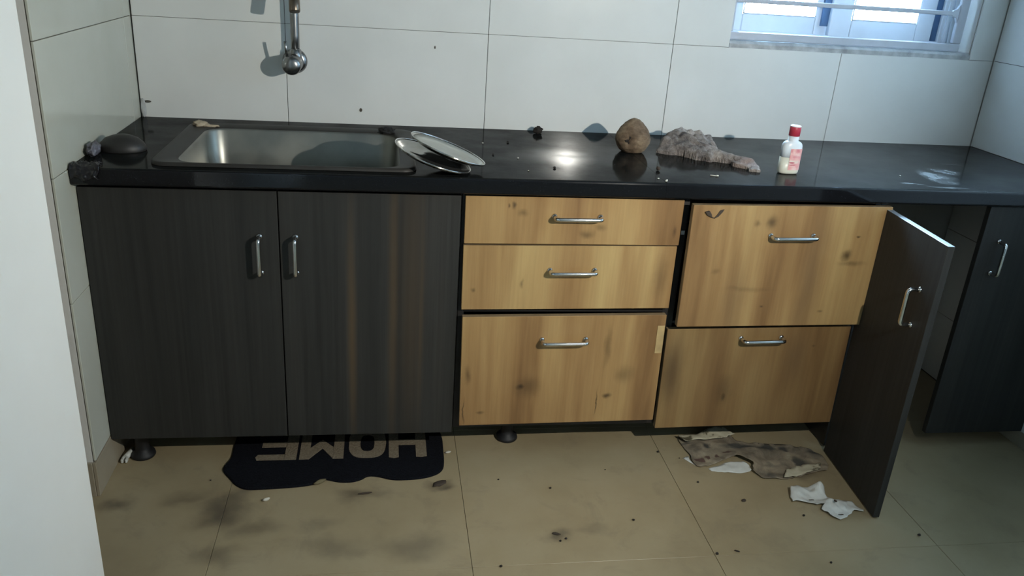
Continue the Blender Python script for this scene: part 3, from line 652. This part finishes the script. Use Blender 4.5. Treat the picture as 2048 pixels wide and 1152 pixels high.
# crumpled cloth: heightfield heap with a tail
def seg_d(px, py, a, b):
    ax, ay, bx, by = *a, *b; dx, dy = bx - ax, by - ay; L = dx * dx + dy * dy
    tt = max(0, min(1, ((px - ax) * dx + (py - ay) * dy) / L)) if L else 0
    return math.hypot(px - ax - tt * dx, py - ay - tt * dy), tt
rid = [((1.56, -.245), (1.62, -.165), .030, .032, .054, .060), ((1.615, -.172), (1.655, -.195), .032, .030, .062, .058), ((1.66, -.18), (1.655, -.25), .028, .028, .054, .046),
       ((1.602, -.205), (1.585, -.262), .040, .040, .054, .042), ((1.588, -.262), (1.625, -.318), .036, .034, .041, .031), ((1.668, -.20), (1.655, -.285), .034, .032, .045, .030),
       ((1.712, -.145), (1.700, -.20), .020, .024, .038, .030), ((1.528, -.255), (1.556, -.275), .016, .022, .014, .022), ((1.558, -.22), (1.560, -.262), .026, .028, .040, .030),
       ((1.598, -.305), (1.645, -.342), .024, .028, .022, .028), ((1.642, -.312), (1.687, -.352), .030, .026, .034, .029), ((1.684, -.342), (1.738, -.402), .026, .020, .030, .024),
       ((1.746, -.398), (1.737, -.462), .013, .015, .023, .010), ((1.698, -.375), (1.730, -.440), .014, .014, .016, .012), ((1.60, -.235), (1.66, -.315), .018, .016, .056, .040)]
def cloth_h(x, y):
    wx = x + .013 * noise.noise(Vector((x * 30, y * 30, 1))); wy = y + .013 * noise.noise(Vector((x * 30, y * 30, 7)))
    h = 0.0
    for a, b, r0, r1, h0, h1 in rid:
        d, tt = seg_d(wx, wy, a, b); r = r0 + (r1 - r0) * tt; hh = h0 + (h1 - h0) * tt
        if d < r: h = max(h, hh * (1 - (d / r) ** 2.6) ** .5 * (1 + .10 * noise.noise(Vector((x * 60, y * 60, r0 * 900)))))
    if h > 0:
        u = x * .43 - y * .9; vv = x * .9 + y * .43
        wv = noise.noise(Vector((u * 9, vv * 12, 4)))
        fold = math.sin(2 * PI * (vv * 17 + u * 3 + 1.1 * wv)); fold = (1 - abs(fold)) * 1.6 - .6
        soft = noise.noise(Vector((u * 16, vv * 22, 9)))
        crease = 1 - abs(noise.noise(Vector((u * 34, vv * 26, 2)))) * 3.0
        h *= .93 + .05 * fold + .12 * soft + .05 * max(crease, -.6) + .03 * noise.noise(Vector((x * 150, y * 150, 0)))
        h = max(h, .0012)
    return h
bm = bmesh.new(); st = .0026; x0, y0, nx, ny = 1.505, -.500, 112, 160; G = {}
HF = [[cloth_h(x0 + i * st, y0 + j * st) for j in range(ny)] for i in range(nx)]
for _ in range(2):
    N = [row[:] for row in HF]
    for i in range(1, nx - 1):
        for j in range(1, ny - 1):
            if HF[i][j] > 0:
                q = [HF[i + a][j + b] for a in (-1, 0, 1) for b in (-1, 0, 1)]; q = [k for k in q if k > 0]
                N[i][j] = .35 * HF[i][j] + .65 * sum(q) / len(q)
    HF = N
for i in range(nx):
    for j in range(ny):
        x, y = x0 + i * st, y0 + j * st; h = HF[i][j]
        if h > 0: G[i, j] = (bm.verts.new((x, y, H + h + .0005)), bm.verts.new((x, y, H + .0004)))
bd = {}
for (i, j) in list(G):
    q = [(i, j), (i + 1, j), (i + 1, j + 1), (i, j + 1)]
    if all(k in G for k in q):
        f = bm.faces.new([G[k][0] for k in q]); f.smooth = True; bm.faces.new([G[k][1] for k in q][::-1])
        for a, b in zip(q, q[1:] + q[:1]):
            if (b, a) in bd: del bd[(b, a)]
            else: bd[(a, b)] = 1
for (a, b) in bd: bm.faces.new((G[a][1], G[b][1], G[b][0], G[a][0]))
for v in [v for v in bm.verts if not v.link_faces]: bm.verts.remove(v)
cl = solo('cleaning_cloth', bm, M['cloth'], 'crumpled grey-brown rag trailing a tail on the worktop', 'cloth', (1.64, -.28, H))

# bottle
bc = Vector((1.829, -.470, H)); bt = Thing('lotion_bottle', 'white plastic lotion bottle with crimson cap and pink label on the worktop', 'bottle', bc)
def sell(a, b, z, n=40, e=2.6):
    return [(bc.x + a * math.copysign(abs(math.cos(2 * PI * k / n)) ** (2 / e), math.cos(2 * PI * k / n)), bc.y + b * math.copysign(abs(math.sin(2 * PI * k / n)) ** (2 / e), math.sin(2 * PI * k / n)), bc.z + z) for k in range(n)]
ZL = .047
bm = bmesh.new(); lp = [sell(.022, .012, .0006), sell(.0268, .0165, .002), sell(.0285, .018, .007), sell(.0285, .018, ZL)]
R = loft(bm, lp); bm.faces.new(R[0][::-1]); bm.faces.new(R[-1]); bt.part('filled_body', bm, M['lotion'], None, 'cream coloured lower half showing the lotion level')
bm = bmesh.new(); lp = [sell(.0285, .018, ZL + .0002), sell(.0285, .018, .072), sell(.0280, .0178, .078), sell(.0260, .0170, .084), sell(.0215, .0155, .0885), sell(.0165, .0145, .0905, e=2.2), sell(.0140, .0138, .092, e=2), sell(.0135, .0135, .106, e=2)]
R = loft(bm, lp); bm.faces.new(R[0][::-1]); bm.faces.new(R[-1]); bt.part('upper_body', bm, M['bottle'])
bm = bmesh.new(); n = 14; L0 = []; L1 = []
for i in range(n + 1):
    x = -.010 + .0365 * i / n; y = -.0185 * (max(0, 1 - (abs(x) / .0292) ** 2.6)) ** (1 / 2.6)
    for L, dy in ((L0, -.0001), (L1, -.0005)): L.append([bm.verts.new((bc.x + x * 1.0, bc.y + y + dy, bc.z + z)) for z in (.013, .028, .046, .072)])
for L in (L0, L1):
    for a, b in zip(L, L[1:]):
        for k in range(3): f = bm.faces.new((a[k], b[k], b[k + 1], a[k + 1])); f.smooth = True
bt.part('label', bm, M['label'], None, 'pink printed label')
bm = bmesh.new(); lathe(bm, [(.0138, .1050), (.0150, .1055), (.0150, .1290), (.0146, .1300), (.0130, .1302)], 32, Matrix.Translation(bc)); cp = bt.part('cap', bm, M['cap'])
bm = bmesh.new(); lathe(bm, [(0, .1336), (.0125, .1334), (.0148, .1322), (.0149, .1303), (0, .1303)], 32, Matrix.Translation(bc)); bt.part('cap_disc', bm, M['captop'], cp, 'white top disc of the cap')

# dark half shell and film by the left wall
bm = bmesh.new(); lathe(bm, [(.056, .0006), (.0575, .006), (.052, .018), (.040, .030), (.022, .0375), (0, .040), (0, .036), (.021, .0335), (.037, .0265), (.049, .015), (.054, .0006), (.056, .0006)], 44, Matrix.Translation((.068, -.430, H)) @ Matrix.Diagonal((1.0, .75, 1, 1)))
for v in bm.verts:
    v.co += Vector((0, 0, .0015 * noise.noise(v.co * 30))) if v.co.z > H + .003 else Vector((0, 0, 0))
solo('half_shell', bm, M['shell'], 'dark smooth half shell lying dome up on the worktop by the left wall', 'shell', (.068, -.430, H))
bm = bmesh.new(); blob(bm, (.019, -.490, H + .014), (.014, .030, .017), 5, .40, 1.7, 4, H + .0006)
for v in bm.verts: v.co.x = max(v.co.x, .0035)
solo('plastic_scrap', bm, M['greyfilm'], 'crumpled grey plastic film squeezed between dark half shell and left wall', 'scrap', (.02, -.49, H))
# black film wrapped round the front left corner of the worktop
def crumple_sheet(fn, nu, nv, thick=.0008):
    bm = bmesh.new(); A = [[bm.verts.new(fn(i / nu, j / nv)) for j in range(nv + 1)] for i in range(nu + 1)]
    for i in range(nu):
        for j in range(nv): f = bm.faces.new((A[i][j], A[i + 1][j], A[i + 1][j + 1], A[i][j + 1])); f.smooth = True
    bmesh.ops.recalc_face_normals(bm, faces=bm.faces[:])
    bmesh.ops.solidify(bm, geom=bm.faces[:], thickness=thick); return bm
def wrap(u, v):
    x = .004 + .062 * u; s = v * (.062 + .02 * noise.noise(Vector((u * 3, 1, 1))))                                     # over the top edge, then down the front
    k = .0022 + .011 * abs(noise.noise(Vector((u * 4, v * 3, 2)))) + .006 * abs(noise.noise(Vector((u * 11, v * 9, 5))))
    if s < .035: p = Vector((x, -D + .035 - s, H + k))
    else: p = Vector((x, -D - k, H - (s - .035)))
    p.x += .012 * noise.noise(Vector((v * 4, u * 2, 8))) * u
    return p
solo('black_film_wrap', crumple_sheet(wrap, 22, 22), M['blackfilm'], 'crumpled shiny black plastic film over the front left corner of the worktop', 'plastic', (.045, -D, H - .03))
# soap residue on the sink corner, scouring pad on the other corner, lump by the wall
bm = bmesh.new(); blob(bm, (.197, -.139, H + .013), (.020, .016, .009), 3, .5, 2.4, 3, H + .0062); blob(bm, (.225, -.146, H + .009), (.024, .006, .004), 4, .4, 2, 3, H + .0062)
solo('soap_scrap', bm, M['peach'], 'pale peach scrap stuck on the back left corner of the sink', 'scrap', (.20, -.14, H + .006))
bm = bmesh.new(); blob(bm, (.722, -.150, H + .014), (.022, .016, .010), 8, .5, 3, 4, H + .0068); solo('scouring_pad', bm, M['pad'], 'small black scouring pad on the back right corner of the sink', 'scouring pad', (.722, -.15, H + .006))
bm = bmesh.new(); blob(bm, (1.193, -.045, H + .010), (.013, .012, .012), 12, .5, 2.5, 3, H + .0004); solo('black_lump', bm, M['crumb_dark'], 'small black lump against the tiled wall left of the coconut', 'lump', (1.193, -.045, H))

# ------------------------------------------------------------------ floor things
def outline_sheet(pts, zf, thick, cuts=5, jag=.004):
    q = []
    for i in range(len(pts)):
        a, b = Vector(pts[i]), Vector(pts[(i + 1) % len(pts)]); m = max(1, int((b - a).length / .009)); nrm = Vector((-(b - a).y, (b - a).x)).normalized()
        for k in range(m):
            p = a.lerp(b, k / m); q.append(tuple(p + nrm * (jag * noise.noise(Vector((p.x * 110, p.y * 110, 3))) * 1.3 if k else 0)))
    pts = q
    bm = bmesh.new(); vs = [bm.verts.new((x, y, 0)) for x, y in pts]
    es = [bm.edges.new((vs[i], vs[(i + 1) % len(vs)])) for i in range(len(vs))]
    bmesh.ops.triangle_fill(bm, use_beauty=True, use_dissolve=False, edges=es)
    for _ in range(2):
        bmesh.ops.subdivide_edges(bm, edges=[e for e in bm.edges if e.calc_length() > .012], cuts=cuts - 2, use_grid_fill=True)
        bmesh.ops.triangulate(bm, faces=[f for f in bm.faces if len(f.verts) > 4])
    bmesh.ops.recalc_face_normals(bm, faces=bm.faces[:])
    if bm.faces and sum(f.normal.z for f in bm.faces) < 0: bmesh.ops.reverse_faces(bm, faces=bm.faces[:])
    for v in bm.verts: v.co.z = zf(v.co.x, v.co.y)
    for f in bm.faces: f.smooth = True
    bmesh.ops.solidify(bm, geom=bm.faces[:], thickness=thick)
    lo = min(v.co.z for v in bm.verts)
    for v in bm.verts: v.co.z = v.co.z - lo + .0004
    return bm
# doormat
def smoothclosed(pts, it=2):
    for _ in range(it):
        out = []
        for i in range(len(pts)):
            a, b = Vector(pts[i]), Vector(pts[(i + 1) % len(pts)]); out += [tuple(a * .75 + b * .25), tuple(a * .25 + b * .75)]
        pts = out
    return pts
mo_ = [(.893, -.483), (.892, -.528), (.891, -.617), (.879, -.650), (.853, -.668), (.819, -.678), (.778, -.681), (.740, -.679), (.705, -.661), (.676, -.657), (.660, -.675), (.632, -.685), (.600, -.683), (.569, -.670), (.552, -.667), (.542, -.687), (.509, -.696), (.461, -.701), (.401, -.704), (.357, -.704), (.329, -.683), (.311, -.653), (.292, -.627), (.284, -.608), (.290, -.584), (.300, -.556), (.296, -.498),
       (.296, -.40), (.290, -.34), (.32, -.30), (.40, -.29), (.48, -.30), (.52, -.31), (.56, -.29), (.63, -.285), (.68, -.31), (.74, -.29), (.82, -.285), (.87, -.305), (.892, -.35), (.885, -.42)]
mo_ = smoothclosed(mo_, 2)
mt = Thing('doormat', 'navy scalloped doormat with beige lettering, half under the sink cabinet', 'doormat', (.59, -.5, 0))
bm = bmesh.new(); lo = [bm.verts.new((x, y, .0004)) for x, y in mo_]; mi = [bm.verts.new((x, y, .0045)) for x, y in mo_]; hi = [bm.verts.new((.59 + (x - .59) * .992, -.49 + (y + .49) * .988, .0065)) for x, y in mo_]
for a, b in ((lo, mi), (mi, hi)):
    for k in range(len(a)): bm.faces.new((a[k], a[(k + 1) % len(a)], b[(k + 1) % len(a)], b[k]))
bm.faces.new(hi); bm.faces.new(lo[::-1]); bmesh.ops.triangulate(bm, faces=[f for f in bm.faces if len(f.verts) > 4]); mt.part('pile', bm, M['mat'])
def prism(bm, pts, z0, z1):
    a = [bm.verts.new((x, y, z0)) for x, y in pts]; b = [bm.verts.new((x, y, z1)) for x, y in pts]
    fs = [bm.faces.new(b), bm.faces.new(a[::-1])] + [bm.faces.new((a[k], a[(k + 1) % len(a)], b[(k + 1) % len(a)], b[k])) for k in range(len(a))]
    bmesh.ops.triangulate(bm, faces=fs[:2])
def letter(strokes, ox):
    """strokes in reading space (u right, v up, cap height .155); the mat lies upside down to the viewer"""
    bm = bmesh.new()
    for s in strokes: prism(bm, [(ox - u + .0015 * noise.noise(Vector((u * 90, v * 90, ox))), -.425 - v) for u, v in s], .0066, .0082)
    mt.part('letter', bm, M['matletter'])
hH = .152
letter([[(0, 0), (.030, 0), (.030, hH), (.015, hH + .002), (0, hH - .002)], [(.080, 0), (.108, 0), (.108, hH), (.094, hH + .004), (.080, hH)], [(.0295, .062), (.0805, .062), (.0805, .090), (.0295, .090)]], .842)
def ring(w, h, th, n=28):
    out = []; e = 3.0
    def pt(a, W_, H_): c, s_ = math.cos(a), math.sin(a); return (w / 2 + W_ / 2 * math.copysign(abs(c) ** (2 / e), c), h / 2 + H_ / 2 * math.copysign(abs(s_) ** (2 / e), s_))
    for k in range(n):
        a, b = 2 * PI * k / n, 2 * PI * (k + 1) / n
        out.append([pt(a, w, h), pt(b, w, h), pt(b, w - 2 * th, h - 2 * th * 1.0), pt(a, w - 2 * th, h - 2 * th * 1.0)])
    return out
letter(ring(.106, hH, .033), .726)
letter([[(0, 0), (.028, 0), (.028, hH), (0, hH)], [(.094, 0), (.122, 0), (.122, hH), (.094, hH)], [(.0275, hH), (.0275, hH - .055), (.061, .055), (.061, .100)], [(.0945, hH), (.061, .100), (.061, .055), (.0945, hH - .055)]], .606)
letter([[(0, 0), (.032, 0), (.032, hH), (0, hH)], [(.0315, 0), (.112, 0), (.112, .028), (.0315, .028)], [(.0315, .062), (.10, .062), (.10, .088), (.0315, .088)], [(.0315, hH - .026), (.106, hH - .026), (.112, hH - .014), (.106, hH), (.0315, hH)]], .476)

# dirty cardboard sheet, tissue scraps, crumpled paper
card_o = [(1.619, -.512), (1.694, -.507), (1.744, -.483), (1.776, -.490), (1.797, -.514), (1.800, -.537), (1.886, -.551), (1.965, -.563), (2.02, -.590), (2.038, -.625), (2.036, -.650), (2.030, -.680), (2.012, -.704), (1.985, -.702), (1.957, -.713), (1.868, -.733), (1.800, -.727), (1.785, -.694), (1.800, -.660), (1.761, -.624), (1.701, -.645), (1.661, -.661), (1.629, -.659), (1.622, -.634), (1.627, -.600), (1.618, -.535)]
def zc(x, y):
    h = .010 + .006 * abs(noise.noise(Vector((x * 22 + y * 8, y * 30, 6)))) + .008 * noise.noise(Vector((x * 7, y * 9, 2))) + .003 * noise.noise(Vector((x * 26, y * 26, 5)))
    h += .016 * math.exp(-((x - 1.775) / .05) ** 2 - ((y + .64) / .045) ** 2) + .012 * math.exp(-((x - 1.73) / .05) ** 2 - ((y + .49) / .03) ** 2) + .006 * math.exp(-((x - 2.02) / .03) ** 2 - ((y + .69) / .03) ** 2)
    return h
cd = Thing('cardboard_sheet', 'dirt-blackened brown card sheet lying under the two-drawer cabinet front', 'cardboard', (1.83, -.62, 0))
base_bm = outline_sheet(card_o, zc, .0014); base = cd.part('sheet', base_bm, M['card'])
def strip(pts, dz):
    bm = outline_sheet(pts, lambda x, y: zc(x, y), .0012)
    lo = min(zc(x, y) for x, y in pts)
    for v in bm.verts: v.co.z += lo - .0052 + dz
    return bm
cd.part('folded_edge', strip([(1.862, -.736), (1.885, -.700), (1.945, -.682), (2.004, -.678), (1.990, -.704), (1.957, -.716), (1.91, -.729)], .007), M['card_back'], None, 'pale torn fold along the near edge')
cd.part('folded_edge', strip([(1.616, -.511), (1.694, -.505), (1.744, -.480), (1.776, -.487), (1.803, -.514), (1.76, -.530), (1.70, -.540), (1.63, -.542)], .009), M['card_back'], None, 'pale torn fold along the far left edge')
solo('tissue_scrap', outline_sheet([(1.659, -.669), (1.700, -.655), (1.730, -.640), (1.779, -.640), (1.789, -.659), (1.788, -.680), (1.765, -.693), (1.739, -.695), (1.701, -.690), (1.664, -.682)], lambda x, y: .004 + .003 * noise.noise(Vector((x * 30, y * 30, 1))), .0005), M['paper'], 'flat white tissue sticking out from beneath the dirty card sheet', 'paper', (1.73, -.67, 0))
solo('paper_corner', outline_sheet([(1.600, -.612), (1.622, -.600), (1.619, -.622), (1.626, -.650)], lambda x, y: .002 + .001 * noise.noise(Vector((x * 40, y * 40, 1))), .0004), M['paper'], 'tiny white paper triangle at the left end of the dirty card sheet', 'paper', (1.61, -.62, 0))
pap = [(1.858, -.783), (1.890, -.775), (1.908, -.772), (1.934, -.780), (1.953, -.776), (1.956, -.792), (1.950, -.822), (1.958, -.834), (2.002, -.850), (2.009, -.850), (2.011, -.866), (2.025, -.886), (2.021, -.893), (1.995, -.889), (1.959, -.917), (1.936, -.924), (1.922, -.913), (1.905, -.878), (1.921, -.863), (1.892, -.855), (1.861, -.842), (1.839, -.841), (1.841, -.821)]
def zp(x, y):
    h = .006 + .005 * abs(noise.noise(Vector((x * 45, y * 38 + x * 20, 8)))) + .007 * (1 - 2 * abs(noise.noise(Vector((x * 17 + y * 9, y * 14, 4))))) + .003 * noise.noise(Vector((x * 50, y * 50, 5)))
    h += .022 * math.exp(-((x - 1.942) / .016) ** 2 - ((y + .787) / .018) ** 2) + .014 * math.exp(-((x - 1.87) / .022) ** 2 - ((y + .80) / .03) ** 2) + .010 * math.exp(-((x - 1.95) / .035) ** 2 - ((y + .87) / .03) ** 2)
    return h
pp = Thing('crumpled_paper', 'crumpled white paper strip on the floor beside the open cabinet door', 'paper', (1.93, -.85, 0))
pp.part('sheet', outline_sheet(pap, zp, .0005), M['paper'])
for k, (x, y) in enumerate(((1.948, -.868), (1.940, -.916), (1.885, -.853))):
    bm = bmesh.new(); blob(bm, (x, y, zp(x, y) + .004), (.004, .005, .001) if k == 0 else (.008, .002, .001), k + 20, .5, 2.5, 2); pp.part('stain', bm, M['twig'])
# white plastic peg at the corner
bm = bmesh.new(); tube(bm, [(.018, -.548, .0085), (.022, -.532, .0090), (.027, -.510, .0095)], [.0075, .0080, .0075], 14); box(bm, .009, .016, -.566, -.547, .001, .013, bev=.002); box(bm, .020, .026, -.566, -.549, .001, .012, bev=.002)
solo('plastic_peg', bm, simple('white_plastic', (.55, .56, .52), .5), 'small white plastic peg on the floor at the left wall beside a cabinet foot', 'peg', (.018, -.54, 0))
# crumbs
def crumb(x, y, z, r, mat, name, label, cat, group, el=(1, 1, .7), rz=0.0):
    bm = bmesh.new(); blob(bm, (0, 0, 0), (r * el[0], r * el[1], r * el[2]), x * 31 + y * 17, .3, 2, 2)
    bmesh.ops.rotate(bm, matrix=Matrix.Rotation(rz, 3, 'Z'), verts=bm.verts[:]); lo = min(v.co.z for v in bm.verts)
    bmesh.ops.translate(bm, vec=(x, y, z - lo + .0002), verts=bm.verts[:]); solo(name, bm, mat, label, cat, (x, y, z), group)
for x, y, r, lb in ((1.534, -.577, .0035, 'dark crumb on the floor tile joint under the gap between both drawer cabinets'), (1.590, -.611, .002, 'dark speck on the floor beside the tiny white paper triangle'),
        (1.036, -.691, .0025, 'dark crumb on the floor right of the brown dust clump'), (1.350, -.659, .002, 'dark speck on the floor in front of the three-drawer cabinet, right part'),
        (1.175, -.738, .003, 'dark crumb on the floor under the middle of the three-drawer cabinet'), (1.604, -.732, .003, 'dark crumb on the floor left below the flat white tissue'),
        (1.370, -.887, .0035, 'single black crumb in the middle of the open floor'), (.999, -1.039, .0035, 'dark crumb at the lower edge of the photo near the middle tile joint'),
        (1.160, -.957, .003, 'dark crumb just below the flat brown dirt flake'), (1.176, -.949, .003, 'dark crumb just right below the flat brown dirt flake'),
        (1.845, -.896, .0035, 'dark crumb on the floor left of the crumpled white paper'), (1.827, -1.08, .003, 'dark crumb at the lower right on the floor'),
        (1.546, -1.030, .004, 'dark crumb on the crossing of the floor tile joints'), (.362, -.662, .002, 'dark speck off the left end of the doormat'), (2.123, -.995, .0045, 'dark crumb on the floor right of the open door leaf')):
    if x == .362: x, y = .262, -.655
    crumb(x, y, 0, r, M['crumb_dark'], 'crumb', lb, 'crumb', 'dark crumbs on the floor')
crumb(1.602, -1.023, 0, .006, M['crumb_dark'], 'seed_husk', 'long black seed husk on the floor near the lower edge', 'husk', None, (1.2, .35, .3), -.5)
crumb(1.704, -.822, 0, .008, M['twig'], 'wood_chip', 'brown triangular chip on the floor in front of the white tissue', 'chip', None, (1, .7, .25), .4)
crumb(1.155, -.930, 0, .009, M['twig'], 'dirt_flake', 'flat brown dirt flake on the middle of the floor', 'dirt', None, (1.3, .5, .25), -.3)
crumb(.419, -.752, 0, .008, M['crumb_pale'], 'shell_chip', 'curved pale shell chip on the floor before the doormat', 'chip', None, (1.2, .4, .6), .4)
crumb(.550, -.684, 0, .012, simple('dry_leaf', (.14, .115, .06), .8), 'dry_leaf', 'dry olive leaf curl at the notch of the doormat edge', 'leaf', None, (1.5, .45, .5), .5)
crumb(.671, -.736, 0, .012, M['twig'], 'twig', 'short dark twig on the floor below the doormat', 'twig', None, (1.5, .2, .25), .15)
crumb(.873, -.702, 0, .016, M['twig'], 'dust_clump', 'brown dust clump on the floor off the right end of the doormat', 'dust', None, (1.3, .7, .2), .5)
crumb(.905, -.553, 0, .007, M['crumb_pale'], 'paint_chip', 'pale paint chip on the floor just right of the doormat', 'chip', None, (1.3, .6, .4), .2)
for x, y, r, lb in ((1.079, -.393, .0025, 'tiny pale crumb on the worktop just left of the lamp glare'), (1.086, -.529, .002, 'tiny pale crumb on the worktop near its front edge right of the plates'), (1.422, -.575, .0025, 'tiny pale crumb on the worktop edge left of the white grain'),
        (1.000, -.218, .0025, 'tiny pale fleck on the worktop behind the plates'), (2.177, -.466, .002, 'tiny pale crumb on the worktop beside the dried white smear')):
    crumb(x, y, H, r, M['crumb_pale'], 'crumb', lb, 'crumb', 'pale crumbs on the worktop', (1, 1.4, .6))
for x, y, r, lb in ((1.078, -.193, .004, 'tiny black crumb on the worktop between plates and black lump'), (1.014, -.361, .003, 'tiny black crumb on the worktop next to the upper plate'), (1.162, -.494, .004, 'tiny black crumb on the worktop in front of the lamp glare')):
    crumb(x, y, H, r, M['crumb_dark'], 'crumb', lb, 'crumb', 'black crumbs on the worktop')
crumb(1.450, -.483, H, .006, M['twig'], 'seed', 'brown seed with a pale tip on the worktop in front of the coconut', 'seed', None, (1, 1, .9))
crumb(1.436, -.600, H, .005, M['crumb_pale'], 'rice_grain', 'white grain at the front edge of the worktop by the stone joint', 'grain', None, (1.2, .55, .6), .9)
bm = bmesh.new(); tube(bm, [(1.582, -.527, H + .0022), (1.596, -.531, H + .0022)], .0012, 8); tube(bm, [(1.596, -.531, H + .0025), (1.603, -.533, H + .0025)], [.0016, .0022], 8)
solo('matchstick', bm, M['crumb_pale'], 'pale broken matchstick on the worktop in front of the rag', 'matchstick', (1.59, -.53, H))
